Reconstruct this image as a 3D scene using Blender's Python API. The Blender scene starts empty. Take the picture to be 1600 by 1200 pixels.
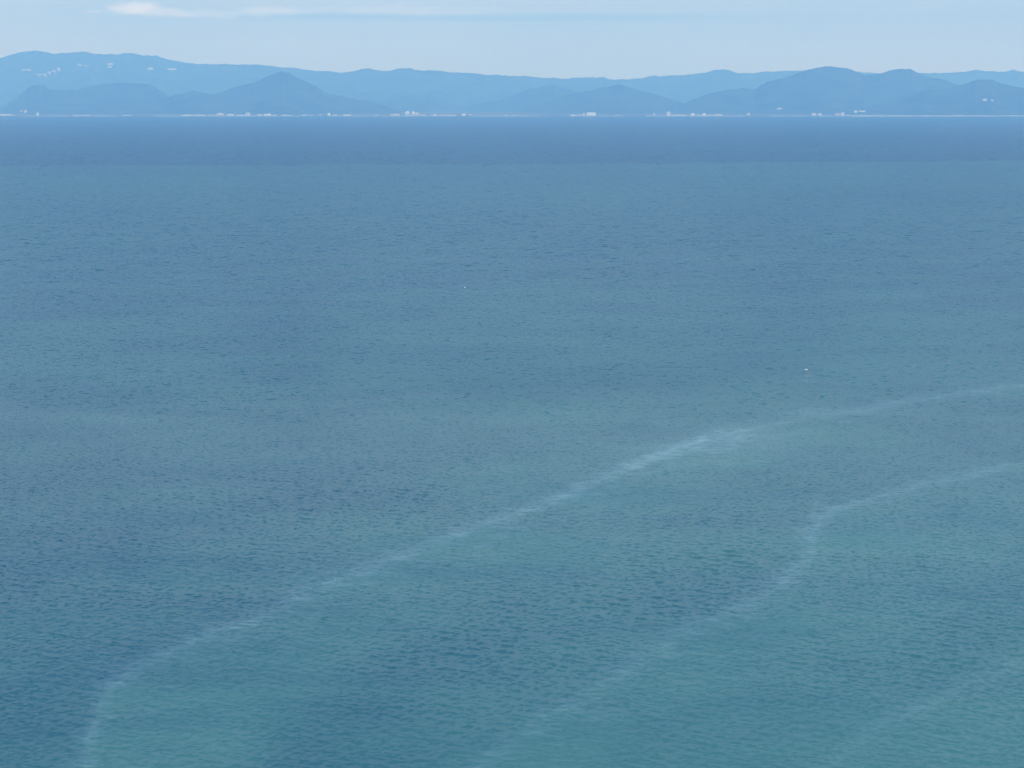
import bpy, math, random
import numpy as np
from mathutils import Vector
from mathutils.bvhtree import BVHTree

random.seed(7)
S = bpy.context.scene
COL = S.collection
R = math.radians

# ------------------------------------------------------------------ camera
CAM_H = 150.0                  # eye height above the sea, metres
F = 2198.0                     # focal length in pixels of the 1600 wide photograph
PITCH = math.atan(440.0 / F)
cam = bpy.data.cameras.new('camera'); cam_o = bpy.data.objects.new('camera', cam); COL.objects.link(cam_o)
cam.sensor_width = 36.0; cam.lens = 36.0 * F / 1600.0
cam.clip_start = 1.0; cam.clip_end = 120000.0
cam_o.location = (0, 0, CAM_H); cam_o.rotation_euler = (math.pi / 2 - PITCH, 0, 0)
S.camera = cam_o

# ------------------------------------------------------------------ light
SUN_EL, SUN_AZ = 54.0, 150.0   # azimuth clockwise from the viewing direction (+Y)
W = bpy.data.worlds.new("World"); S.world = W; W.use_nodes = True
wn, wl = W.node_tree.nodes, W.node_tree.links
wn.clear()
def wnode(t, **kw):
    n = wn.new(t)
    for k, v in kw.items(): setattr(n, k, v)
    return n
w_out = wnode('ShaderNodeOutputWorld'); w_bg = wnode('ShaderNodeBackground')
SKY_STRENGTH = 0.15
w_bg.inputs['Strength'].default_value = SKY_STRENGTH
sky = wnode('ShaderNodeTexSky', sky_type='NISHITA', sun_disc=False)
sky.sun_elevation = R(SUN_EL); sky.sun_rotation = R(SUN_AZ)
sky.air_density = 1.0; sky.dust_density = 0.4; sky.ozone_density = 2.5; sky.altitude = 100
tc = wnode('ShaderNodeTexCoord')
# thin high veil of cloud over the whole sky, and low streaky cloud banks near the horizon
VEIL = (1.75, 2.95, 4.1, 1); CLOUD = (9.0, 8.5, 8.7, 1)
def wmix(fac, a, b):
    m = wnode('ShaderNodeMix', data_type='RGBA')
    for s, v in ((0, fac), (6, a), (7, b)):
        if isinstance(v, bpy.types.NodeSocket): wl.new(v, m.inputs[s])
        else: m.inputs[s].default_value = v
    return m.outputs[2]
def wmap(val, a, b, c, d):
    m = wnode('ShaderNodeMapRange', interpolation_type='SMOOTHSTEP')
    wl.new(val, m.inputs[0])
    for i, v in enumerate((a, b, c, d)): m.inputs[i + 1].default_value = v
    return m.outputs[0]
def wmath(op, a, b=None, c=None):
    m = wnode('ShaderNodeMath', operation=op)
    for i, v in enumerate((a, b, c)):
        if v is None: continue
        if isinstance(v, bpy.types.NodeSocket): wl.new(v, m.inputs[i])
        else: m.inputs[i].default_value = v
    return m.outputs[0]
def wnoise(scale, detail, loc=(0, 0, 0), sc=(1, 1, 1)):
    mp = wnode('ShaderNodeMapping'); mp.inputs['Scale'].default_value = sc; mp.inputs['Location'].default_value = loc
    wl.new(tc.outputs['Generated'], mp.inputs[0])
    n = wnode('ShaderNodeTexNoise'); n.inputs['Scale'].default_value = scale; n.inputs['Detail'].default_value = detail
    wl.new(mp.outputs[0], n.inputs['Vector']); return n.outputs[0]
sep = wnode('ShaderNodeSeparateXYZ'); wl.new(tc.outputs['Generated'], sep.inputs[0])
dx, dy, dz = sep.outputs
veil_n = wnoise(1.6, 5, (0, 0, 0), (1, 1, 3))
low = wmap(dz, 0.072, 0.115, 0.92, 0.04)
c1 = wmix(wmath('MULTIPLY', low, wmap(veil_n, 0.3, 0.7, 0.8, 1.0)), sky.outputs[0], VEIL)
# cloud bank: lies 3.4 degrees up and above, left half of the view, with two brighter heads
az = wmath('DIVIDE', dx, wmath('MAXIMUM', dy, 0.05))
wob = wmath('MULTIPLY', wmath('SUBTRACT', wnoise(3.0, 4, (3, 1, 0), (1, 1, 14)), 0.5), 0.006)
el = wmath('ADD', dz, wob)
bank = wmath('MULTIPLY', wmap(el, 0.0590, 0.0625, 0, 1), wmap(el, 0.13, 0.4, 1, 0))
bank = wmath('MULTIPLY', bank, wmap(wnoise(2.2, 5, (5, 2, 0), (1, 1, 6)), 0.25, 0.6, 0.25, 1))
bank = wmath('MULTIPLY', bank, wmap(az, 0.0, 0.3, 1.0, 0.45))
c2 = wmix(wmath('MULTIPLY', bank, 0.8), c1, (2.75, 3.75, 4.4, 1))
c2 = wmix(wmap(wnoise(4.0, 6, (7, 3, 1), (1, 1, 16)), .42, .70, 0, .28), c2, (2.5, 3.5, 4.2, 1))
def puff(a0, e0, wa, we, amt, prev, loc):
    n = wnoise(60, 5, loc, (1, 1, 3.0))
    qa = wmath('DIVIDE', wmath('SUBTRACT', az, a0), wa)
    qe = wmath('DIVIDE', wmath('SUBTRACT', dz, e0), we)
    d = wmath('SQRT', wmath('ADD', wmath('MULTIPLY', qa, qa), wmath('MULTIPLY', qe, qe)))
    d = wmath('ADD', d, wmath('MULTIPLY', wmath('SUBTRACT', n, 0.5), 1.6))
    return wmix(wmath('MULTIPLY', wmap(d, 0.25, 1.25, 1, 0), amt), prev, (4.3, 5.3, 6.2, 1))
def azel(px, py):
    x = (px - 800) / F; yv = (600 - py) / F
    Yd = math.cos(PITCH) + yv * math.sin(PITCH); Zd = -math.sin(PITCH) + yv * math.cos(PITCH)
    L = math.sqrt(x * x + Yd * Yd + Zd * Zd)
    return x / Yd, Zd / L
for px, py, wx, wy, amt in ((212, 12, 36, 9, .95), (196, 15, 30, 8, .4), (250, 18, 48, 8, .55), (330, 22, 85, 6, .45), (425, 18, 55, 8, .5), (620, 17, 140, 9, .22), (145, 18, 22, 3, .35)):
    a0, e0 = azel(px, py)
    c2 = puff(a0, e0, wx / F, wy / F, amt, c2, (px * .01, 0, 0))
# darker blue-grey underside line of the bank
und = wmath('MULTIPLY', wmap(wmath('ABSOLUTE', wmath('SUBTRACT', el, 0.0575)), 0.0, 0.004, 1, 0), wmap(wmath('ABSOLUTE', wmath('ADD', az, 0.03)), 0.10, 0.24, 0.35, 0))
c2 = wmix(und, c2, (1.05, 2.45, 3.6, 1))
wl.new(c2, w_bg.inputs[0]); wl.new(w_bg.outputs[0], w_out.inputs['Surface'])

sl = bpy.data.lights.new('sun', 'SUN'); sl.energy = 3.0; sl.angle = R(0.5); sl.color = (1.0, 0.98, 0.95)
so = bpy.data.objects.new('sun', sl); COL.objects.link(so)
sd = Vector((math.sin(R(SUN_AZ)) * math.cos(R(SUN_EL)), math.cos(R(SUN_AZ)) * math.cos(R(SUN_EL)), math.sin(R(SUN_EL))))
so.rotation_euler = sd.to_track_quat('Z', 'Y').to_euler(); so.location = (0, -200, 600)

S.render.engine = 'CYCLES'
S.view_settings.view_transform = 'Standard'; S.view_settings.look = 'None'
S.view_settings.exposure = 0.28; S.view_settings.gamma = 1.0
S.cycles.volume_bounces = 4; S.cycles.max_bounces = 8
S.cycles.use_denoising = True
S.cycles.denoising_prefilter = 'ACCURATE'; S.cycles.sample_clamp_direct = 6.0; S.cycles.sample_clamp_indirect = 4.0
S.cycles.caustics_reflective = False; S.cycles.caustics_refractive = False

# ------------------------------------------------------------------ helpers
def mat(name):
    m = bpy.data.materials.new(name); m.use_nodes = True
    return m, m.node_tree.nodes, m.node_tree.links
def simple(name, col, rough=0.6, var=0.12, scale=0.3, metallic=0.0):
    m, n, l = mat(name); b = n['Principled BSDF']
    b.inputs['Roughness'].default_value = rough; b.inputs['Metallic'].default_value = metallic
    t = n.new('ShaderNodeTexCoord'); no = n.new('ShaderNodeTexNoise'); no.inputs['Scale'].default_value = scale; no.inputs['Detail'].default_value = 5
    l.new(t.outputs['Object'], no.inputs['Vector'])
    cr = n.new('ShaderNodeValToRGB'); l.new(no.outputs[0], cr.inputs[0])
    cr.color_ramp.elements[0].position = .3; cr.color_ramp.elements[1].position = .7
    cr.color_ramp.elements[0].color = tuple(c * (1 - var) for c in col) + (1,)
    cr.color_ramp.elements[1].color = tuple(min(1, c * (1 + var)) for c in col) + (1,)
    l.new(cr.outputs[0], b.inputs['Base Color']); return m
def mesh_obj(name, verts, faces, m=None, parent=None, smooth=False):
    me = bpy.data.meshes.new(name); me.from_pydata([tuple(v) for v in verts], [], [tuple(f) for f in faces]); me.update()
    if m: me.materials.append(m)
    if smooth: me.polygons.foreach_set('use_smooth', [True] * len(me.polygons))
    o = bpy.data.objects.new(name, me); COL.objects.link(o)
    if parent: o.parent = parent
    return o
def grid_obj(name, V, nr, nc, m, smooth=True):
    """V: (nr*nc,3) array of a regular grid"""
    me = bpy.data.meshes.new(name)
    idx = np.arange(nr * nc, dtype=np.int32).reshape(nr, nc)
    q = np.stack([idx[:-1, :-1], idx[:-1, 1:], idx[1:, 1:], idx[1:, :-1]], -1).reshape(-1, 4)
    me.vertices.add(nr * nc); me.vertices.foreach_set('co', V.astype(np.float32).ravel())
    me.loops.add(q.size); me.loops.foreach_set('vertex_index', q.ravel())
    me.polygons.add(len(q)); me.polygons.foreach_set('loop_start', np.arange(0, q.size, 4, dtype=np.int32))
    me.polygons.foreach_set('loop_total', np.full(len(q), 4, np.int32))
    me.update(calc_edges=True)
    if smooth: me.polygons.foreach_set('use_smooth', np.ones(len(q), bool))
    me.materials.append(m)
    o = bpy.data.objects.new(name, me); COL.objects.link(o); return o, q
def attr(o, name, vals):
    a = o.data.attributes.new(name, 'FLOAT', 'POINT'); a.data.foreach_set('value', vals.astype(np.float32).ravel())
def tag(o, label=None, cat=None, group=None, kind=None):
    if label: o['label'] = label
    if cat: o['category'] = cat
    if group: o['group'] = group
    if kind: o['kind'] = kind
    return o
def ray(px, py):
    x = (px - 800) / F; yv = (600 - py) / F
    return Vector((x, math.cos(PITCH) + yv * math.sin(PITCH), -math.sin(PITCH) + yv * math.cos(PITCH)))
def at(px, py, z=0.0):
    d = ray(px, py); t = (z - CAM_H) / d.z
    return Vector((d.x * t, d.y * t, z))
def sstep(a, b, x):
    t = np.clip((x - a) / (b - a), 0, 1); return t * t * (3 - 2 * t)
_rs = np.random.RandomState(11); LAT = _rs.rand(256, 256)
def vnoise(x, y):
    xi = np.floor(x).astype(int); yi = np.floor(y).astype(int); fx = x - xi; fy = y - yi
    fx = fx * fx * (3 - 2 * fx); fy = fy * fy * (3 - 2 * fy)
    a = LAT[xi & 255, yi & 255]; b = LAT[(xi + 1) & 255, yi & 255]; c = LAT[xi & 255, (yi + 1) & 255]; d = LAT[(xi + 1) & 255, (yi + 1) & 255]
    return (a * (1 - fx) + b * fx) * (1 - fy) + (c * (1 - fx) + d * fx) * fy
def fbm(x, y, o=4):
    s = 0; a = .5; t = 0
    for k in range(o):
        s = s + a * vnoise(x * 2 ** k + 17.3 * k, y * 2 ** k + 9.1 * k); t += a; a *= .5
    return s / t

# ------------------------------------------------------------------ water
SHORE_Y = 16000.0
m_water, n, l = mat('sea_water'); n.clear()
def N(t, **kw):
    x = n.new(t)
    for k, v in kw.items(): setattr(x, k, v)
    return x
def lk(v, s):
    if isinstance(v, bpy.types.NodeSocket): l.new(v, s)
    elif v is not None: s.default_value = v
def MA(op, a, b=None, c=None):
    x = N('ShaderNodeMath', operation=op)
    for i, v in enumerate((a, b, c)): lk(v, x.inputs[i])
    return x.outputs[0]
def MR(v, a, b, c, d):
    x = N('ShaderNodeMapRange', interpolation_type='SMOOTHSTEP'); lk(v, x.inputs[0])
    for i, q in enumerate((a, b, c, d)): lk(q, x.inputs[i + 1])
    return x.outputs[0]
def MIX(f, a, b):
    x = N('ShaderNodeMix', data_type='RGBA'); lk(f, x.inputs[0]); lk(a, x.inputs[6]); lk(b, x.inputs[7]); return x.outputs[2]
def AT(name): return N('ShaderNodeAttribute', attribute_name=name).outputs['Fac']
geo = N('ShaderNodeNewGeometry')
def NOISE(scale_xy, detail, rot=0.0, loc=(0, 0, 0), rough=0.5, lac=2.0):
    mp = N('ShaderNodeMapping'); mp.inputs['Scale'].default_value = (scale_xy[0], scale_xy[1], 0.0)
    mp.inputs['Rotation'].default_value = (0, 0, rot); mp.inputs['Location'].default_value = loc
    l.new(geo.outputs['Position'], mp.inputs[0])
    x = N('ShaderNodeTexNoise'); x.inputs['Scale'].default_value = 1.0; x.inputs['Detail'].default_value = detail
    x.inputs['Roughness'].default_value = rough; x.inputs['Lacunarity'].default_value = lac
    l.new(mp.outputs[0], x.inputs['Vector']); return x
def VM(op, a, b=None, scale=None):
    x = N('ShaderNodeVectorMath', operation=op); lk(a, x.inputs[0])
    if b is not None: lk(b, x.inputs[1])
    if scale is not None: lk(scale, x.inputs['Scale'])
    return x.outputs[0]
rough_a = AT('chop'); lod = AT('lod'); teal = AT('teal'); foam = AT('foam'); deep = AT('deep')
HALF = (0.5, 0.5, 0.5)
# wave slopes: three scales of wind waves, crests lying across the wind
def WAVES(noise, k):
    sp_ = N('ShaderNodeSeparateColor'); l.new(noise.outputs['Color'], sp_.inputs[0])
    sx = MA('MULTIPLY', MA('SUBTRACT', sp_.outputs[0], 0.5), 0.55)
    front = MR(sp_.outputs[1], .59, .70, 0.0, .72)          # steep leading faces of the little waves
    sy = MA('SUBTRACT', MA('MULTIPLY', MA('SUBTRACT', sp_.outputs[1], 0.5), -0.34), MA('SUBTRACT', front, .05))
    cb = N('ShaderNodeCombineXYZ'); l.new(sx, cb.inputs[0]); l.new(sy, cb.inputs[1])
    return VM('SCALE', cb.outputs[0], scale=k)
lod2 = AT('offshore'); lod3 = AT('far_out')
kk = rough_a
small = WAVES(NOISE((0.62, 1.15), 2, 0.12, rough=.6), MA('MULTIPLY', kk, 1.8))
mid = WAVES(NOISE((0.24, 0.40), 2, -0.16, (31, 7, 0), rough=.6), MA('MULTIPLY', MA('MULTIPLY', kk, lod), 1.3))
big = WAVES(NOISE((0.085, 0.14), 2, 0.10, (3, 17, 0), rough=.6), MA('MULTIPLY', MA('MULTIPLY', kk, lod2), 1.15))
huge = WAVES(NOISE((0.048, 0.036), 3, -0.06, (13, 5, 0), rough=.6), MA('MULTIPLY', MA('MULTIPLY', kk, lod3), 1.1))
slope = VM('ADD', VM('ADD', small, mid), VM('ADD', big, huge))
nsum = N('ShaderNodeSeparateXYZ'); l.new(VM('ADD', geo.outputs['Normal'], slope), nsum.inputs[0])
ncmb = N('ShaderNodeCombineXYZ'); l.new(MA('MAXIMUM', MA('MINIMUM', nsum.outputs[0], 0.4), -0.4), ncmb.inputs[0]); l.new(nsum.outputs[2], ncmb.inputs[2])
l.new(MA('MAXIMUM', MA('MINIMUM', nsum.outputs[1], 0.10), -0.75), ncmb.inputs[1])     # wave backs are gentle
nrm = VM('NORMALIZE', ncmb.outputs[0])
# body colour of the water: deep blue, blue-green where sediment clouds it
t_cl = N('ShaderNodeClamp'); l.new(teal, t_cl.inputs[0])
body = MIX(t_cl.outputs[0], (0.010, 0.076, 0.120, 1), (0.042, 0.152, 0.156, 1))
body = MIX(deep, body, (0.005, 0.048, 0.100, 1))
fo_n = NOISE((0.16, 0.75), 4, 0.06, rough=.7).outputs[0]
fo = MA('MULTIPLY', foam, MR(fo_n, .36, .64, .25, 1.5))
fo = MA('MINIMUM', fo, 1.0)
body = MIX(fo, body, (0.23, 0.38, 0.45, 1))
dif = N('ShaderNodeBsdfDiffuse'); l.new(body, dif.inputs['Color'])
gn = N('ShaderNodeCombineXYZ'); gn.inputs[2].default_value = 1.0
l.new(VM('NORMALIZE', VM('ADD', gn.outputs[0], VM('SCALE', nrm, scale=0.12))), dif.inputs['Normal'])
glo = N('ShaderNodeBsdfGlossy'); glo.inputs['Roughness'].default_value = 0.08; l.new(nrm, glo.inputs['Normal'])
glo2 = N('ShaderNodeBsdfGlossy'); glo2.inputs['Roughness'].default_value = 0.28; l.new(nrm, glo2.inputs['Normal'])
gmx = N('ShaderNodeMixShader'); gmx.inputs[0].default_value = 0.42; l.new(glo.outputs[0], gmx.inputs[1]); l.new(glo2.outputs[0], gmx.inputs[2])
fr = N('ShaderNodeFresnel'); fr.inputs['IOR'].default_value = 1.45; l.new(nrm, fr.inputs['Normal'])
mx = N('ShaderNodeMixShader'); l.new(MA('MULTIPLY', fr.outputs[0], MA('SUBTRACT', 1.0, MA('MULTIPLY', fr.outputs[0], 0.52))), mx.inputs[0]); l.new(dif.outputs[0], mx.inputs[1]); l.new(gmx.outputs[0], mx.inputs[2])
out = N('ShaderNodeOutputMaterial'); l.new(mx.outputs[0], out.inputs['Surface'])

# rows of constant distance, columns fanning out from below the view point
uu = np.concatenate([np.linspace(-1.25, -0.47, 26)[:-1], np.linspace(-0.47, 0.47, 1750), np.linspace(0.47, 1.25, 26)[1:]])
rows_px = np.concatenate([np.linspace(1400, 1215, 30)[:-1], np.linspace(1215, 200, 1150)[:-1], np.linspace(200, 181.2, 30)])
Yr = np.array([at(800, p).y for p in rows_px]); Yr[-1] = SHORE_Y + 120
nr, nc = len(Yr), len(uu)
YY = np.repeat(Yr[:, None], nc, 1); XX = YY * uu[None, :]
PX = 800 + F * (XX / (YY * math.cos(PITCH) + CAM_H * math.sin(PITCH)))
PY = 600 + F * ((CAM_H * math.cos(PITCH) - YY * math.sin(PITCH)) / (YY * math.cos(PITCH) + CAM_H * math.sin(PITCH)))
def interp(pts, x):
    pts = sorted(pts); return np.interp(x, [p[0] for p in pts], [p[1] for p in pts])
wx = (fbm(PX / 60, PY / 28, 4) - .5) * 26; wy = (fbm(PX / 70 + 40, PY / 30 + 9, 4) - .5) * 20
px_, py_ = PX + wx, PY + wy
A = [(-400, 1700), (60, 1330), (115, 1215), (140, 1150), (155, 1100), (180, 1062), (230, 1030), (300, 1000), (380, 972), (430, 950), (500, 916), (560, 893), (650, 858), (740, 825), (820, 795), (900, 765), (960, 737), (1050, 703), (1130, 676), (1200, 662), (1300, 645), (1400, 630), (1500, 614), (1600, 599), (2000, 545)]
B = [(400, 1500), (750, 1195), (850, 1120), (950, 1062), (1050, 1000), (1180, 935), (1240, 892), (1264, 855), (1276, 815), (1310, 793), (1380, 774), (1440, 757), (1520, 741), (1600, 725), (2000, 650)]
Cc = [(900, 1500), (1250, 1230), (1350, 1150), (1480, 1085), (1600, 1035), (2000, 900)]
def zone(pts, thick, edge, soft):
    d = py_ - interp(pts, px_); t = interp(thick, px_)
    return sstep(-edge, edge, d) * (1 - sstep(t * .6, t * 1.35 + soft, d))
zA = zone(A, [(0, 400), (300, 320), (400, 230), (500, 165), (600, 130), (800, 110), (1000, 90), (1150, 62), (1300, 30), (1600, 24)], 8, 12) * interp([(0, 1), (1150, 1), (1280, .55), (1600, .4)], px_)
zB = zone(B, [(750, 90), (850, 110), (1000, 120), (1100, 100), (1200, 100), (1300, 160), (1400, 190), (1500, 175), (1600, 120)], 12, 18)
zC = zone(Cc, [(0, 500), (2000, 500)], 35, 30) * .9
zS = np.clip(np.maximum(np.maximum(zA, zB), zC), 0, 1)
def line(pts, sig, amp, j=1.0):
    slope_ = np.gradient(interp(pts, np.arange(-400, 2001, 5.0)), 5.0)
    sl_ = np.interp(px_, np.arange(-400, 2001, 5.0), slope_)
    d = (PY + wy * .35 + (fbm(PX / 14, PY / 3.0, 3) - .5) * 9 - interp(pts, PX + wx * .35)) / np.sqrt(1 + np.minimum(sl_ ** 2, 30))
    return interp(amp, px_) * np.exp(-(d / interp(sig, px_)) ** 2)
fA = line(A, [(0, 20), (300, 15), (600, 9), (900, 8), (1060, 10), (1110, 12), (1180, 8), (1600, 4.5)],
          [(-200, 0), (60, .18), (200, .26), (400, .23), (600, .30), (800, .38), (930, .50), (1060, .54), (1115, .50), (1180, .28), (1300, .20), (1400, .32), (1550, .38), (1700, .34), (2000, 0)])
fB = line(B, [(700, 14), (1270, 13), (1330, 8), (1600, 6.5)],
          [(600, 0), (760, .14), (900, .18), (1050, .16), (1200, .20), (1262, .32), (1285, .36), (1340, .32), (1440, .44), (1530, .28), (1620, .14), (2000, 0)])
fC = line(Cc, [(0, 12)], [(1200, 0), (1300, .12), (1400, .18), (1500, .22), (1600, .16), (1700, 0)])
fD = line([(-400, 402), (2000, 409)], [(0, 2.2)], [(400, 0), (560, .16), (1000, .2), (1400, .22), (1700, .1)]) + line([(-400, 604), (2000, 606)], [(0, 3)], [(0, .04), (420, .04), (600, 0)])
brk = fbm(PX / 26, PY / 6 + PX / 60, 4)
blob = .40 * np.exp(-((PX - 1140) / 85) ** 2 - ((PY - 692) / 17) ** 2) + .22 * np.exp(-((PX - 1262) / 24) ** 2 - ((PY - 828) / 16) ** 2)
rag = sstep(.50, .66, fbm(PX / 30 + 11, PY / 5, 4))
halo = (line(A, [(0, 40), (1100, 26), (1600, 14)], [(-200, 0), (60, .13), (600, .16), (1100, .22), (1600, .12), (2000, .1)]) + line(B, [(0, 34), (1600, 20)], [(500, 0), (800, .12), (1500, .14), (2000, 0)])) * rag
foamv = np.clip(fA + fB + fC + blob + halo + .07 * zS * rag, 0, 1) * (0.55 + .45 * sstep(.32, .66, brk)) * .58 + fD * .4 * (.3 + fbm(PX / 90, PY / 9, 3))
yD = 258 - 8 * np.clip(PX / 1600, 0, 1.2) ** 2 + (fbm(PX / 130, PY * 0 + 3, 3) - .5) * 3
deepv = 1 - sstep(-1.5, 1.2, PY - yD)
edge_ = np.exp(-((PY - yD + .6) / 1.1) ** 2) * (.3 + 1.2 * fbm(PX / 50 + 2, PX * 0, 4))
# chop: rough dark water between the slick bands, calmer inside them
bigp = fbm(PX / 230, PY / 70, 3)
chop = 0.92 + (bigp - .5) * .45
chop = chop + .28 * sstep(0, 40, py_ - interp(A, px_)) * sstep(620, 760, PY)
chop = chop + .22 * sstep(760, 1150, PY) * (1 - sstep(0, 60, px_ - 420))
chop = chop * (1 - .38 * zS) * (1 - .35 * np.clip(fA + fB, 0, 1))
chop = np.clip(chop, .25, 1.6) + .85 * sstep(600, 1900, YY) + 1.1 * deepv + 2.2 * edge_      # more wind out on the open bay
tealv = .22 + .24 * sstep(330, 700, PY) + .10 * sstep(.4, .75, fbm(PX / 260 + 3, PY / 22 + 8, 3)) * sstep(270, 400, PY) + .10 * sstep(200, 1100, PX) * sstep(300, 500, PY) + .22 * sstep(900, 1200, PY)
tealv = tealv * (1 - .35 * (1 - sstep(300, 900, PX)) * sstep(500, 800, PY) * (1 - zS)) + .18 * zS * (.5 + fbm(PX / 60 + 9, PY / 18 + 4, 4)) + (fbm(PX / 150 + 5, PY / 50, 4) - .5) * .3
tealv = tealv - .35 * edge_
# gusty patches and cloudy colour in the water, from hundreds of metres down to tens
def wn(fx, fy, o, k): return fbm(XX * fx + k, YY * fy + k * 1.7, o)
chop = chop * (.89 + .22 * sstep(.34, .66, wn(.0028, .0060, 3, 40))) * (1 + (.9 * sstep(.32, .68, wn(.016, .036, 4, 90)) - .45) * (1 - .75 * sstep(500, 1000, YY)))
tealv = tealv - .09 * (1 - sstep(100, 1200, PX)) * sstep(300, 500, PY) + .12 * (sstep(.3, .7, wn(.0012, .0022, 4, 10)) - .5) + .26 * (sstep(.35, .65, wn(.014, .030, 5, 66)) - .5) * sstep(2600, 1200, YY)
# real wave shapes, each wave train kept only where the mesh is fine enough to carry it
dr = np.abs(np.gradient(Yr))[:, None] * np.ones((1, nc)); 
hc = np.abs(np.gradient(uu))[None, :] * YY; sp = np.maximum(dr, hc)
Z = np.zeros_like(XX); DX = np.zeros_like(XX); DY = np.zeros_like(XX)
rw = np.random.RandomState(5)
lams = np.exp(np.linspace(math.log(1.2), math.log(5), 44))
full = np.zeros_like(XX); tot = 0
for lam in lams:
    th = math.radians(262 + rw.randn() * 34); k = 2 * math.pi / lam * (1 + .04 * rw.randn()); kx, ky = math.cos(th) * k, math.sin(th) * k
    steep = 0.024 * (lam / 3.0) ** (0.12 if lam < 3 else -.45)
    a = steep / k; w = sstep(2.6, 4.2, lam / np.maximum(dr, .01))
    if not w.any(): continue
    rmax = int(np.max(np.nonzero(w[:, 0])[0])) + 1 if w[:, 0].any() else 0
    ph = kx * XX[:rmax] + ky * YY[:rmax] + rw.rand() * 6.283
    # wave groups
    env = .55 + .9 * vnoise(XX[:rmax] / (lam * 4) + rw.rand() * 90, YY[:rmax] / (lam * 3) + rw.rand() * 90)
    amp = a * w[:rmax] * env * (chop[:rmax] if lam < 6 else (.5 + .5 * chop[:rmax]))
    Z[:rmax] += amp * np.cos(ph); s_ = np.sin(ph) * amp * .55
    DX[:rmax] -= s_ * kx / k; DY[:rmax] -= s_ * ky / k
dense = sstep(.47, .45, np.abs(uu))[None, :] if False else (1 - sstep(.44, .469, np.abs(uu)))[None, :]
Z *= dense; DX *= dense; DY *= dense
lodv = 1 - sstep(2.6, 4.2, 4.5 / np.maximum(dr, .01)) * dense
DY = DY - 1.0 * Z * np.clip(chop, 0, 1)      # crests lean towards the near shore
V = np.stack([XX + DX, YY + DY, Z], -1).reshape(-1, 3)
water, _ = grid_obj('sea_water', V, nr, nc, m_water)
water.data.flip_normals() if False else None
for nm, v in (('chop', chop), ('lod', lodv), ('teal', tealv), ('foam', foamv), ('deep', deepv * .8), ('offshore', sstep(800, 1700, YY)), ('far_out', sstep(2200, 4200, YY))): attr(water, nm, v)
tag(water, 'wide blue-green sea with fine wind ripples and pale foam lines', None, None, 'structure')

# ------------------------------------------------------------------ land and hills
def ground_mat(name, c1, c2, sc):
    m, n_, l_ = mat(name); b = n_['Principled BSDF']; b.inputs['Roughness'].default_value = .95
    b.inputs['Specular IOR Level'].default_value = .1
    g = n_.new('ShaderNodeNewGeometry'); a_ = n_.new('ShaderNodeTexNoise'); a_.inputs['Scale'].default_value = sc; a_.inputs['Detail'].default_value = 8
    l_.new(g.outputs['Position'], a_.inputs['Vector'])
    cr = n_.new('ShaderNodeValToRGB'); cr.color_ramp.elements[0].position = .38; cr.color_ramp.elements[1].position = .62
    cr.color_ramp.elements[0].color = c1 + (1,); cr.color_ramp.elements[1].color = c2 + (1,)
    l_.new(a_.outputs[0], cr.inputs[0]); l_.new(cr.outputs[0], b.inputs['Base Color']); return m
m_forest = ground_mat('hill_forest', (0.026, 0.046, 0.028), (0.044, 0.068, 0.038), .003)
m_plain = ground_mat('coastal_plain', (0.05, 0.075, 0.045), (0.12, 0.13, 0.10), .006)
surfaces = []
lx = np.linspace(-21500, 21500, 240); ly = np.concatenate([np.linspace(0, 200, 6), np.linspace(400, 17000, 60)])
LX, LY = np.meshgrid(lx, ly)
coast = SHORE_Y + 60 * np.sin(LX / 900.) + 120 * (fbm(LX / 1500 + 50, LX * 0, 3) - .5)
LZ = np.where(LY < 1, -1.5, 3 + 3 * sstep(0, 1500, LY) + 8 * fbm(LX / 1500 + 8, LY / 1500, 4) * sstep(100, 2500, LY))
Vp = np.stack([LX, coast + LY, LZ], -1).reshape(-1, 3)
plain, q = grid_obj('coastal_land', Vp, len(ly), len(lx), m_plain)
tag(plain, kind='structure', label='low coastal plain along the far shore')
surfaces.append((Vp, q))

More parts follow.
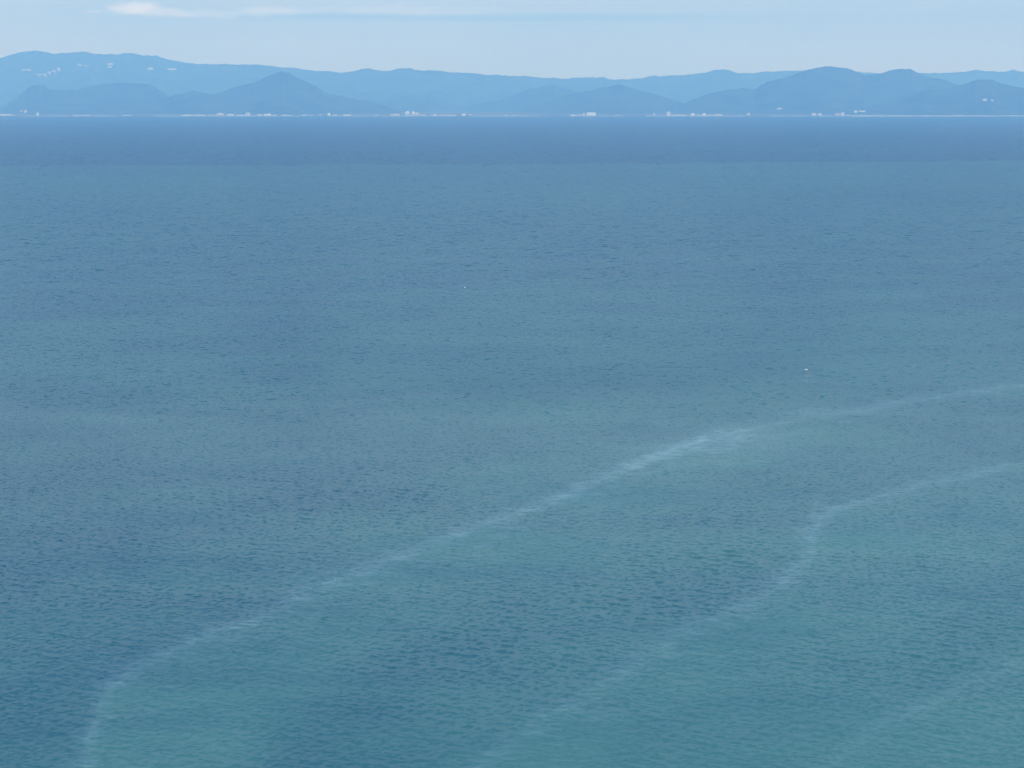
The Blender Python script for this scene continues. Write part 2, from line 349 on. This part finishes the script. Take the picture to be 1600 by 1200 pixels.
def hills(name, pts, D, wf, wb, label, dcurve=0.0, jag=1.0, seed=0, ncol=800, power=1.15):
    pts = sorted(pts)
    pxs = np.linspace(pts[0][0], pts[-1][0], ncol)
    pys = np.interp(pxs, [p[0] for p in pts], [p[1] for p in pts])
    crest = jag * (2.6 * (fbm(pxs / 11. + seed * 3.1, pxs * 0 + seed, 3) - .5) + 1.7 * (fbm(pxs / 3.2 + seed * 1.7, pxs * 0 + seed, 3) - .5)) * D / F
    yv = (600 - pys) / F; Yd = math.cos(PITCH) + yv * math.sin(PITCH); Zd = -math.sin(PITCH) + yv * math.cos(PITCH); xr = (pxs - 800) / F / Yd
    Dd = D + dcurve * np.sin(pxs / 210. + seed) 
    H = CAM_H + Dd * Zd / Yd
    s = np.concatenate([np.linspace(0, 1, 34), 1 + np.linspace(0, 1, 16)[1:]])
    SS, HH = np.meshgrid(s, H, indexing='ij'); DD = np.repeat(Dd[None, :], len(s), 0); UX = np.repeat(xr[None, :], len(s), 0)
    scale = np.clip(HH / max(H.max(), 1), .15, 1) ** .5
    f = np.where(SS <= 1, SS, 2 - SS)
    Y_ = np.where(SS <= 1, DD - wf * scale * (1 - SS), DD + wb * scale * (SS - 1))
    X_ = UX * Y_
    prof = f ** power
    rg = 1 - np.abs(2 * fbm(X_ / 900 + seed, Y_ / 1400 + seed * 2, 4) - 1)
    Zz = HH * (prof - .42 * rg * 4 * f * (1 - f) * prof ** .5) 
    Zz = Zz + crest[None, :] * f ** 14       # tree-covered crest
    Zz = np.where(f < 1e-6, -8, np.maximum(Zz, 2))
    V_ = np.stack([X_, Y_, Zz], -1).reshape(-1, 3)
    o, q_ = grid_obj(name, V_, len(s), ncol, m_forest)
    tag(o, kind='structure', label=label); surfaces.append((V_, q_)); return o

L_far = [(-420, 128), (-300, 118), (-180, 106), (-90, 100), (-30, 95), (0, 91), (10, 87), (25, 83), (40, 80), (65, 79), (72, 81), (80, 83), (100, 83), (110, 81), (135, 81), (145, 83), (180, 85), (195, 83), (212, 83), (225, 86), (245, 87), (265, 93), (290, 97), (310, 100), (340, 100), (400, 101), (430, 104), (460, 106), (490, 110), (520, 112), (535, 113), (550, 111), (565, 108), (575, 107), (585, 109), (605, 111), (620, 107), (640, 107), (650, 110), (670, 110), (700, 112), (740, 114), (770, 117), (820, 119), (850, 121), (880, 123), (895, 121), (940, 121), (955, 124), (985, 123), (1005, 122), (1015, 119), (1060, 117), (1100, 114), (1115, 109), (1135, 108), (1155, 115), (1180, 114), (1200, 112), (1250, 110), (1340, 113), (1380, 114), (1440, 114), (1480, 114), (1510, 112), (1525, 109), (1545, 111), (1570, 112), (1583, 108), (1592, 111), (1600, 112), (1700, 108), (1800, 116), (1950, 124), (2050, 132)]
hills('mountain_range', L_far, 27500, 5200, 3000, 'long pale blue mountain range behind the far shore', 300, 1.0, 1, 1600, 1.0)
hills('hills', [(-260, 176), (-120, 158), (-30, 170), (5, 168), (15, 160), (25, 154), (35, 145), (45, 136), (56, 133), (70, 133), (78, 140), (100, 141), (122, 140), (140, 134), (170, 130), (200, 129), (235, 132), (250, 142), (262, 148), (275, 155), (290, 166), (310, 176)], 20600, 3200, 2200, 'broad dome shaped blue hill at the left end of the shore', 120, .8, 2)
hills('hills', [(235, 178), (255, 160), (270, 149), (285, 147), (300, 143), (315, 144), (330, 148), (345, 145), (360, 138), (375, 134), (395, 130), (410, 123), (425, 117), (440, 111), (452, 114), (465, 122), (480, 128), (500, 138), (510, 146), (530, 150), (570, 157), (600, 164), (620, 172), (640, 178)], 20000, 3000, 2200, 'cone shaped blue hill with a pointed top on the left', 150, .8, 3)
hills('hills', [(560, 178), (590, 160), (610, 153), (640, 150), (670, 147), (682, 153), (700, 162), (720, 168), (735, 178)], 23500, 2500, 1500, 'faint low hill left of the middle', 50, .8, 4)
hills('hills', [(700, 179), (735, 164), (780, 157), (805, 148), (825, 139), (850, 134), (866, 133), (880, 138), (900, 142), (925, 143), (960, 150), (1000, 160), (1040, 178)], 22500, 2800, 1800, 'faint blue hill in the middle', 100, .8, 5)
hills('hills', [(800, 180), (850, 160), (880, 150), (925, 141), (950, 135), (965, 132), (980, 135), (1000, 142), (1030, 149), (1060, 158), (1085, 168), (1110, 178)], 20600, 2600, 1800, 'low pointed blue hill in the middle', 100, .8, 6)
hills('hills', [(1030, 179), (1070, 162), (1095, 150), (1115, 144), (1140, 140), (1160, 138), (1180, 139), (1200, 128), (1225, 122), (1245, 115), (1260, 109), (1275, 106), (1290, 104), (1310, 105), (1330, 108), (1340, 113), (1350, 118), (1362, 117), (1375, 115), (1390, 110), (1405, 107), (1425, 108), (1435, 114), (1450, 120), (1475, 125), (1490, 131), (1520, 142), (1560, 160), (1600, 178)], 20000, 3000, 2400, 'high rounded blue hill right of the middle', 150, 1.0, 7)
hills('hills', [(1330, 180), (1365, 175), (1385, 165), (1410, 155), (1430, 146), (1442, 142), (1480, 138), (1510, 131), (1525, 124), (1550, 124), (1560, 130), (1580, 134), (1600, 138), (1660, 130), (1720, 136), (1800, 150), (1900, 165), (1960, 178)], 17900, 1500, 2000, 'dark blue headland hill at the right end of the shore', 60, .8, 8, 900, .85)

allv, allf, off = [], [], 0
for v_, q_ in surfaces:
    allv.append(v_); allf.append(q_ + off); off += len(v_)
bvh = BVHTree.FromPolygons(np.concatenate(allv).tolist(), np.concatenate(allf).tolist())
def hit(px, py):
    d = ray(px, py).normalized(); o_ = bvh.ray_cast(Vector((0, 0, CAM_H)), d, 60000)
    return o_[0]

# ------------------------------------------------------------------ buildings on the far shore
m_wall = [simple('white_wall', (.72, .80, .86), .7, .04, .05), simple('cream_wall', (.60, .63, .62), .7, .05, .05), simple('grey_wall', (.42, .43, .44), .7, .06, .05)]
m_roof = [simple('pale_roof', (.55, .55, .55), .8, .1, .1), simple('grey_roof', (.30, .31, .33), .8, .1, .1)]
m_glass = simple('dark_window', (.10, .13, .16), .25, .1, .5)
def box(v, f, x0, x1, y0, y1, z0, z1):
    b = len(v)
    v += [(x0, y0, z0), (x1, y0, z0), (x1, y1, z0), (x0, y1, z0), (x0, y0, z1), (x1, y0, z1), (x1, y1, z1), (x0, y1, z1)]
    f += [(b, b + 3, b + 2, b + 1), (b + 4, b + 5, b + 6, b + 7), (b, b + 1, b + 5, b + 4), (b + 1, b + 2, b + 6, b + 5), (b + 2, b + 3, b + 7, b + 6), (b + 3, b, b + 4, b + 7)]
def building(loc, w, h, tone, style, label, group, sink=6.0, deep_=None):
    root = bpy.data.objects.new('building', None); COL.objects.link(root); root.location = loc
    root.rotation_euler[2] = random.uniform(-.25, .25)
    tag(root, label, 'building', group)
    d = deep_ or max(12, min(40, w * .35)); hw = w / 2
    v, f = [], []
    if style == 'step':
        box(v, f, -hw, hw, 0, d, -sink, h * .62); box(v, f, -hw * .5, hw * .72, d * .1, d * .9, h * .62 + .003, h)
        tops = [(-hw, -hw * .5 - .01, h * .62), (-hw * .5, hw * .72, h), (hw * .72 + .01, hw, h * .62)]
    else:
        box(v, f, -hw, hw, 0, d, -sink, h); tops = [(-hw, hw, h)]
    mesh_obj('wall', v, f, m_wall[tone], root)
    v, f = [], []
    if style == 'gable':
        e = 1.2; b = 0
        v += [(-hw - e, -e, h + .02), (hw + e, -e, h + .02), (hw + e, d + e, h + .02), (-hw - e, d + e, h + .02), (-hw - e, d / 2, h * 1.35), (hw + e, d / 2, h * 1.35)]
        f += [(0, 1, 5, 4), (2, 3, 4, 5), (1, 2, 5), (3, 0, 4), (0, 3, 2, 1)]
    else:
        for x0, x1, z in tops:
            if x1 - x0 < 2: continue
            box(v, f, x0 + .1, x1 - .1, .1, d - .1, z + .005, z + .9)
        x0, x1, z = tops[len(tops) // 2]; cw = (x1 - x0)
        box(v, f, x0 + cw * .42, x0 + cw * .58, d * .3, d * .7, z + .905, z + 4.2)
    mesh_obj('roof', v, f, m_roof[0 if tone == 0 else 1], root)
    st = max(1, min(7, int(h / 4.2)))
    for i in range(st):
        zz = 1.6 + i * (h * (.62 if style == 'step' else 1.0) - 2.0) / st
        v, f = [], []; box(v, f, -hw * .94, hw * .94, -.06, .2, zz, zz + 1.1)
        mesh_obj('window_band', v, f, m_glass, root)
    return root

# x0, x1, y_top, y_bottom in the photograph, wall tone, style, label
BL = [
 # left end
 (0, 8, 179, 182, 0, 'flat', 'white low block at the far left end of the shore', 'a'),
 (8, 16, 178.6, 182, 0, 'step', 'bright white stepped block, second from the left end of the shore', 'a'),
 (16.5, 22, 179.6, 182, 1, 'flat', 'pale low block just right of the two bright white ones at the left end', 'a'),
 (31, 35, 172.5, 175, 2, 'flat', 'faint grey house on the slope above the left shore', 'a'),
 (38, 42, 173, 176, 1, 'gable', 'pale house on the slope above the left shore, right of a fainter one', 'a'),
 (57.5, 60.5, 176, 182, 1, 'flat', 'single narrow pale tower on the shore under the dome shaped hill', 'a'),
 (112, 124, 180.8, 182.3, 2, 'gable', 'long faint shed on the shore under the dome shaped hill, left one of two', 'a'),
 (128, 141, 180.8, 182.4, 2, 'flat', 'long faint shed on the shore under the dome shaped hill, right one of two', 'a'),
 (191, 204, 180.2, 182.2, 1, 'flat', 'pale low block alone on the shore below the right flank of the dome shaped hill', 'a'),
 # between dome and cone hills
 (284, 300, 179.4, 182, 0, 'step', 'bright long low block, first of the town left of the cone shaped hill', 'b'),
 (302, 320, 180, 182, 1, 'flat', 'dim long low block right of the bright one that opens the town', 'b'),
 (325, 336, 180, 182, 2, 'flat', 'dim low block touching the tall pale hotel left of the cone shaped hill', 'b'),
 (338, 349, 176.4, 181.6, 1, 'step', 'tall pale hotel left of the cone shaped hill, largest of its town', 'b'),
 (354, 364, 178, 181, 1, 'flat', 'pale block on a rise between the tall hotel and the twin towers', 'b'),
 (358, 362, 181.4, 183, 1, 'flat', 'tiny pale house at the waterline below the block on a rise', 'b'),
 (369, 382, 179.2, 182, 1, 'step', 'pale long block just left of the twin towers', 'b'),
 (384, 386.6, 176, 182, 1, 'flat', 'left one of two thin twin towers below the cone shaped hill', 'b'),
 (387.6, 390.4, 176, 182, 1, 'flat', 'right one of two thin twin towers below the cone shaped hill', 'b'),
 # below the cone
 (402, 409, 178.6, 182, 1, 'flat', 'pale block left of the bright white pair under the cone shaped hill', 'c'),
 (412, 417.5, 178.4, 182, 0, 'flat', 'bright white block under the cone shaped hill, left half of a touching pair', 'c'),
 (417.9, 423, 177.8, 182, 0, 'flat', 'bright white block under the cone shaped hill, right half of a touching pair', 'c'),
 (425, 431.5, 180, 182, 0, 'gable', 'small white low house right of the bright white pair', 'c'),
 (441, 449, 180.2, 182.2, 0, 'flat', 'white low block directly under the peak of the cone shaped hill', 'c'),
 (450, 456, 181, 182.3, 2, 'flat', 'faint low shed right of the white block under the cone peak', 'c'),
 (472, 479, 180.2, 182.4, 0, 'flat', 'white low block under the right slope of the cone shaped hill', 'c'),
 (480, 488, 181, 182.5, 2, 'gable', 'faint low shed touching the white block under the right slope of the cone', 'c'),
 (498, 502, 178.4, 181, 2, 'flat', 'faint grey block left of the brightest tower', 'c'),
 (512, 516.3, 177, 182, 0, 'flat', 'brightest small white tower right of the cone shaped hill', 'c'),
 (519, 527, 179.6, 182.4, 0, 'step', 'white stepped block just right of the brightest small tower', 'c'),
 (537, 548, 179, 182, 1, 'gable', 'pale gabled hall, last building of the town right of the cone', 'c'),
 (585, 592, 180, 182.2, 2, 'flat', 'faint low block alone between the two towns left of the middle', 'c'),
 # hotel cluster on the rise
 (610, 624, 177.6, 181, 1, 'step', 'pale stepped block at the left edge of the raised hotel cluster', 'd'),
 (633.4, 640, 174, 178.4, 0, 'step', 'bright white hotel on the rise, left and highest of its cluster', 'd'),
 (643.6, 648, 174.4, 178.8, 0, 'flat', 'bright white narrow hotel on the rise, right of the highest one', 'd'),
 (649, 655, 176.4, 178.8, 1, 'flat', 'pale low annexe right of the narrow hotel on the rise', 'd'),
 (632, 654, 180.4, 182.2, 2, 'flat', 'long grey quay shed below the hotels on the rise', 'd'),
 (656, 665, 180, 182, 0, 'gable', 'white gabled shed at the quay, right of the long grey one', 'd'),
 (672, 677, 180, 182, 1, 'flat', 'pale low block left of the white quay house', 'd'),
 (677.5, 682.5, 179, 182, 0, 'flat', 'white quay house right of the hotel cluster', 'd'),
 (687, 712, 180.4, 182.4, 1, 'flat', 'very long pale low warehouse right of the white quay house', 'd'),
 (721.5, 728, 178, 182, 0, 'flat', 'white square block, larger of two right of the long warehouse', 'd'),
 (731, 737, 178.8, 182, 1, 'flat', 'pale square block, smaller of two right of the long warehouse', 'd'),
 (788, 793, 180, 182, 1, 'flat', 'small pale block on the shore in the middle, left of another two', 'd'),
 (800, 803.6, 180, 182, 1, 'gable', 'small pale house on the shore in the middle, left of its twin', 'd'),
 (804.4, 808, 180, 182, 1, 'gable', 'small pale house on the shore in the middle, right of its twin', 'd'),
 # middle right
 (892, 899, 179.4, 182, 0, 'flat', 'white low block at the left end of the row that ends in a big block', 'e'),
 (900, 910.5, 178.8, 181.8, 1, 'step', 'pale stepped block left of the big block in the middle', 'e'),
 (911, 914, 176.6, 181.6, 1, 'flat', 'narrow pale tower touching the big block in the middle', 'e'),
 (917, 931, 176, 181.6, 0, 'flat', 'biggest white block on the shore right of the middle', 'e'),
 (960, 968, 181, 182.5, 2, 'flat', 'faint low shed alone right of the biggest white block', 'e'),
 (1010, 1019, 180, 182, 2, 'flat', 'faint low block at the left end of the right town', 'f'),
 (1020.6, 1024, 177, 181.6, 2, 'flat', 'thin grey tower left of the taller pale tower in the right town', 'f'),
 (1042, 1047, 174.6, 181.4, 1, 'flat', 'tallest pale tower of the right town', 'f'),
 (1048, 1072, 179.4, 181.8, 1, 'flat', 'very long pale low block right of the tallest tower', 'f'),
 (1079, 1086, 177, 181, 0, 'step', 'bright white hotel, left one of two in the right town', 'f'),
 (1088, 1096, 179, 181.4, 2, 'flat', 'dim grey block between the two bright white hotels', 'f'),
 (1097.6, 1103, 177, 181, 0, 'flat', 'bright white hotel, right one of two in the right town', 'f'),
 (1105, 1117, 179.4, 181.6, 2, 'flat', 'dim long block right of the second bright white hotel', 'f'),
 (1118, 1128, 178.6, 181, 1, 'gable', 'pale gabled hall at the right end of the right town', 'f'),
 (1167, 1172, 176.6, 181, 2, 'flat', 'faint grey tower alone right of the right town', 'f'),
 (1214, 1222, 168.6, 171, 1, 'flat', 'pale block alone up the slope under the high rounded hill', 'g'),
 (1269, 1275, 177, 181, 1, 'flat', 'dim pale block, left one of two side by side under the high rounded hill', 'g'),
 (1278, 1284, 177.4, 181, 1, 'flat', 'dim pale block, right one of two side by side under the high rounded hill', 'g'),
 (1305, 1312, 177, 181, 2, 'flat', 'dim grey block left of the harbour houses on the right', 'g'),
 (1314, 1319, 177, 180.4, 1, 'gable', 'pale gabled house above the waterline house on the right', 'g'),
 (1321.5, 1327, 180.2, 182.6, 1, 'flat', 'pale house at the waterline before the right headland', 'g'),
 (1334.6, 1339, 173, 176, 0, 'flat', 'bright white house at the left end of a white bar on the slope', 'g'),
 (1341, 1352, 173, 174.8, 0, 'flat', 'long thin white building on the slope left of the dark headland', 'g'),
 (1536, 1542, 154.6, 157.4, 0, 'flat', 'bright white house high on the dark headland hill', 'g'),
 (1548, 1552, 156, 158, 1, 'gable', 'faint house right of the bright one on the dark headland hill', 'g'),
 # on the far mountain
 (34, 40, 107.6, 110.6, 1, 'flat', 'pale block on the far mountain, left one of the topmost-left pair', 'h'),
 (41, 48, 107.2, 110.8, 1, 'step', 'pale stepped block on the far mountain, right one of the leftmost pair', 'h'),
 (54, 63, 115.6, 117, 1, 'flat', 'long faint block on the far mountain, left of a brighter one', 'h'),
 (64, 72, 115, 117.8, 1, 'flat', 'brighter low block on the far mountain below the leftmost pair', 'h'),
 (74, 79, 111.4, 115.4, 2, 'flat', 'faint grey block on the far mountain, lowest of a loose trio', 'h'),
 (81, 87, 109.8, 112.4, 1, 'flat', 'pale block on the far mountain, brightest of a loose trio', 'h'),
 (90, 94, 106, 111, 2, 'flat', 'faint grey tower on the far mountain, rightmost of a loose trio', 'h'),
 (121, 127, 99.6, 103, 2, 'flat', 'very faint block on the far mountain near the crest', 'h'),
 (130, 137.5, 101.6, 103.2, 2, 'flat', 'very faint low block on the far mountain near the crest, right of another', 'h'),
 (168, 176, 98.4, 101.4, 0, 'flat', 'bright block on the far mountain near the crest, above a fainter one', 'h'),
 (168, 174, 103.2, 106, 2, 'flat', 'faint block on the far mountain directly below a bright one', 'h'),
 (230, 238.6, 105.4, 109, 0, 'step', 'bright stepped block on the far mountain right of the crest', 'h'),
 (262, 275, 107, 109, 0, 'flat', 'long bright block on the far mountain, rightmost up there', 'h'),
]
GR = {'a': 'buildings at the left end of the shore', 'b': 'buildings of the town left of the cone hill', 'c': 'buildings under the cone hill', 'd': 'buildings of the hotel cluster left of the middle',
      'e': 'buildings in the middle of the shore', 'f': 'buildings of the right town', 'g': 'buildings at the right end of the shore', 'h': 'buildings on the far mountain'}
for x0, x1, yt, yb, tone, style, label, g in BL:
    cx = (x0 + x1) / 2
    if g == 'h': tone = min(2, tone + 1)
    if yb > 180.0:      # stands on the coastal plain
        p = hit(cx, min(yb, 181.2)) or at(cx, 180.6, 4)
        Yp = SHORE_Y + 150 + random.uniform(0, 250)
        dd = ray(cx, yb); t = Yp / dd.y
        base = 3.5
        p = Vector((dd.x * t, Yp, base))
    else:
        p = hit(cx, yb)
        if p is None: continue
    Yp = p.y
    top = ray(cx, yt); h = CAM_H + Yp * top.z / top.y - p.z
    w = (x1 - x0) / F * Yp * 1.0
    building(p, w, max(h, 6), tone, style, label, GR[g], sink=8 if yb > 180 else 30)

# sea walls and the sand bank along the shore
m_conc = simple('seawall_concrete', (.30, .33, .36), .9, .12, .01)
m_sand = simple('beach_sand', (.42, .46, .48), .95, .08, .01)
def strip(name, pts, hgt, m, label, cat, group=None, kind=None):
    """pts: (px, y distance)"""
    v, f = [], []
    for px, Y in pts:
        X = (px - 800) / F * Y / (math.cos(PITCH) + math.tan(PITCH) * 0 + 0.19 * math.sin(PITCH)) 
        hh = hgt * random.uniform(.45, 1.25)
        v += [(X, Y - 4, -1), (X, Y, hh), (X, Y + 9, hh + .3), (X, Y + 14, -1)]
    for i in range(len(pts) - 1):
        a = i * 4; b = a + 4
        for k in range(3): f.append((a + k, b + k, b + k + 1, a + k + 1))
    f.append((0, 1, 2, 3)); e = len(v) - 4; f.append((e + 3, e + 2, e + 1, e))
    o = mesh_obj(name, v, f, m); tag(o, label, cat, group, kind); return o
def run(a, b, Y, j=20, n_=24): return [(a + (b - a) * i / (n_ - 1), Y + random.uniform(-j, j)) for i in range(n_)]
SW = 'pale sea walls along the far shore'
strip('seawall', run(30, 108, 15930), 4.0, m_conc, 'faint grey sea wall under the dome shaped hill', 'sea wall', SW)
strip('seawall', run(110, 180, 15930), 4.0, m_conc, 'faint grey sea wall before the two long sheds', 'sea wall', SW)
strip('seawall', run(242, 400, 15930), 4.6, m_conc, 'pale sea wall before the town left of the cone shaped hill', 'sea wall', SW)
strip('seawall', run(402, 470, 15930), 3.8, m_conc, 'faint sea wall directly under the cone shaped hill', 'sea wall', SW)
strip('seawall', run(530, 712, 15930), 5.0, m_conc, 'pale sea wall before the raised hotel cluster', 'sea wall', SW)
strip('seawall', run(738, 845, 15930), 5.2, m_conc, 'pale sea wall in the middle of the shore', 'sea wall', SW)
strip('seawall', run(885, 975, 15930), 3.6, m_conc, 'faint sea wall before the biggest white block', 'sea wall', SW)
strip('seawall', run(1008, 1165, 15930), 4.6, m_conc, 'pale sea wall before the right town', 'sea wall', SW)
strip('seawall', run(1200, 1340, 15930), 3.6, m_conc, 'faint sea wall under the high rounded hill', 'sea wall', SW)
strip('beach', [(1330 + i * 9, 15900 + 10 * math.sin(i) + i * 3.0) for i in range(60)], 5.5, m_sand, 'pale sand beach below the dark headland', None, None, 'structure')

# ------------------------------------------------------------------ two small things on the water
m_hull = simple('white_hull', (.58, .64, .68), .3, .03, 2); m_dark = simple('dark_trim', (.05, .06, .07), .4, .1, 2); m_red = simple('buoy_white', (.80, .80, .78), .45, .06, 2)
def boat(loc, L, rz):
    root = bpy.data.objects.new('boat', None); COL.objects.link(root); root.location = loc; root.rotation_euler[2] = rz
    tag(root, 'small white open motorboat alone on the water in the right half', 'boat')
    v, f = [], []; ns = 14; prof = [(0, -.20), (.55, -.12), (.92, .16), (1.0, .42), (.90, .42), (.80, .12), (0, .05)]
    B_ = L * .19
    for i in range(ns):
        t = i / (ns - 1); x = -L / 2 + L * t; wd = B_ * (1 - max(0, (t - .45) / .55) ** 2.2) + .015; sh = .16 * t * t
        for a, z in prof: v.append((x, a * wd, z + sh * (1 if z > .1 else .3)))
        for a, z in prof[::-1][1:-1]: v.append((x, -a * wd, z + sh * (1 if z > .1 else .3)))
    k = 2 * len(prof) - 2
    for i in range(ns - 1):
        for j in range(k): f.append((i * k + j, (i + 1) * k + j, (i + 1) * k + (j + 1) % k, i * k + (j + 1) % k))
    f.append(tuple(range(k))); f.append(tuple(range((ns - 1) * k, ns * k))[::-1])
    mesh_obj('hull', v, f, m_hull, root, True)
    v, f = [], []; box(v, f, -L * .02, L * .16, -.30, .30, .2, .72); box(v, f, -L * .06, L * .18, -.34, .34, .723, .77)
    mesh_obj('console', v, f, m_hull, root)
    v, f = [], []; box(v, f, L * .161, L * .168, -.26, .26, .45, .70); mesh_obj('windscreen', v, f, m_dark, root)
    v, f = [], []; box(v, f, -L * .56, -L * .50, -.16, .16, .1, .78); box(v, f, -L * .545, -L * .515, -.05, .05, -.5, .097); mesh_obj('outboard_motor', v, f, m_dark, root)
    v, f = [], []; box(v, f, -L * .30, -L * .22, -.5, .5, .22, .34); mesh_obj('seat', v, f, m_hull, root)
p = at(1259.5, 578.2); boat((p.x, p.y, -.05), 2.1, R(8))
def lathe(pr, n_=20):
    v, f = [], []
    for r_, z in pr:
        for i in range(n_): v.append((r_ * math.cos(i * 2 * math.pi / n_), r_ * math.sin(i * 2 * math.pi / n_), z))
    for j in range(len(pr) - 1):
        for i in range(n_): f.append((j * n_ + i, j * n_ + (i + 1) % n_, (j + 1) * n_ + (i + 1) % n_, (j + 1) * n_ + i))
    f.append(tuple(range(n_))[::-1]); f.append(tuple(range((len(pr) - 1) * n_, len(pr) * n_))); return v, f
p = at(726.5, 449.6)
root = bpy.data.objects.new('buoy', None); COL.objects.link(root); root.location = (p.x, p.y, .15)
tag(root, 'tiny white round buoy alone on the water left of the middle', 'buoy')
v, f = lathe([(.05, -.4), (.34, -.34), (.48, -.1), (.52, .1), (.48, .3), (.32, .48), (.08, .56)]); mesh_obj('float', v, f, m_red, root, True)
v, f = lathe([(.05, .562), (.05, .66), (.08, .68), (.08, .74), (.02, .78)], 10); mesh_obj('pole', v, f, m_dark, root, True)

# ------------------------------------------------------------------ haze: the air over the bay
m_haze, n2, l2 = mat('haze'); n2.clear()
pv = n2.new('ShaderNodeVolumePrincipled'); o2 = n2.new('ShaderNodeOutputMaterial'); l2.new(pv.outputs[0], o2.inputs['Volume'])
pv.inputs['Color'].default_value = (0.20, 0.525, 1.05, 1)
pv.inputs['Absorption Color'].default_value = (1, 1, 1, 1)
pv.inputs['Density'].default_value = 7.8e-5
pv.inputs['Anisotropy'].default_value = 0.0
v, f = [], []; box(v, f, -22500, 22500, -3000, 34500, -12, 1500)
hz = mesh_obj('haze', v, f, m_haze); tag(hz, 'thin blue haze over the bay that fades the hills', None, None, 'stuff')
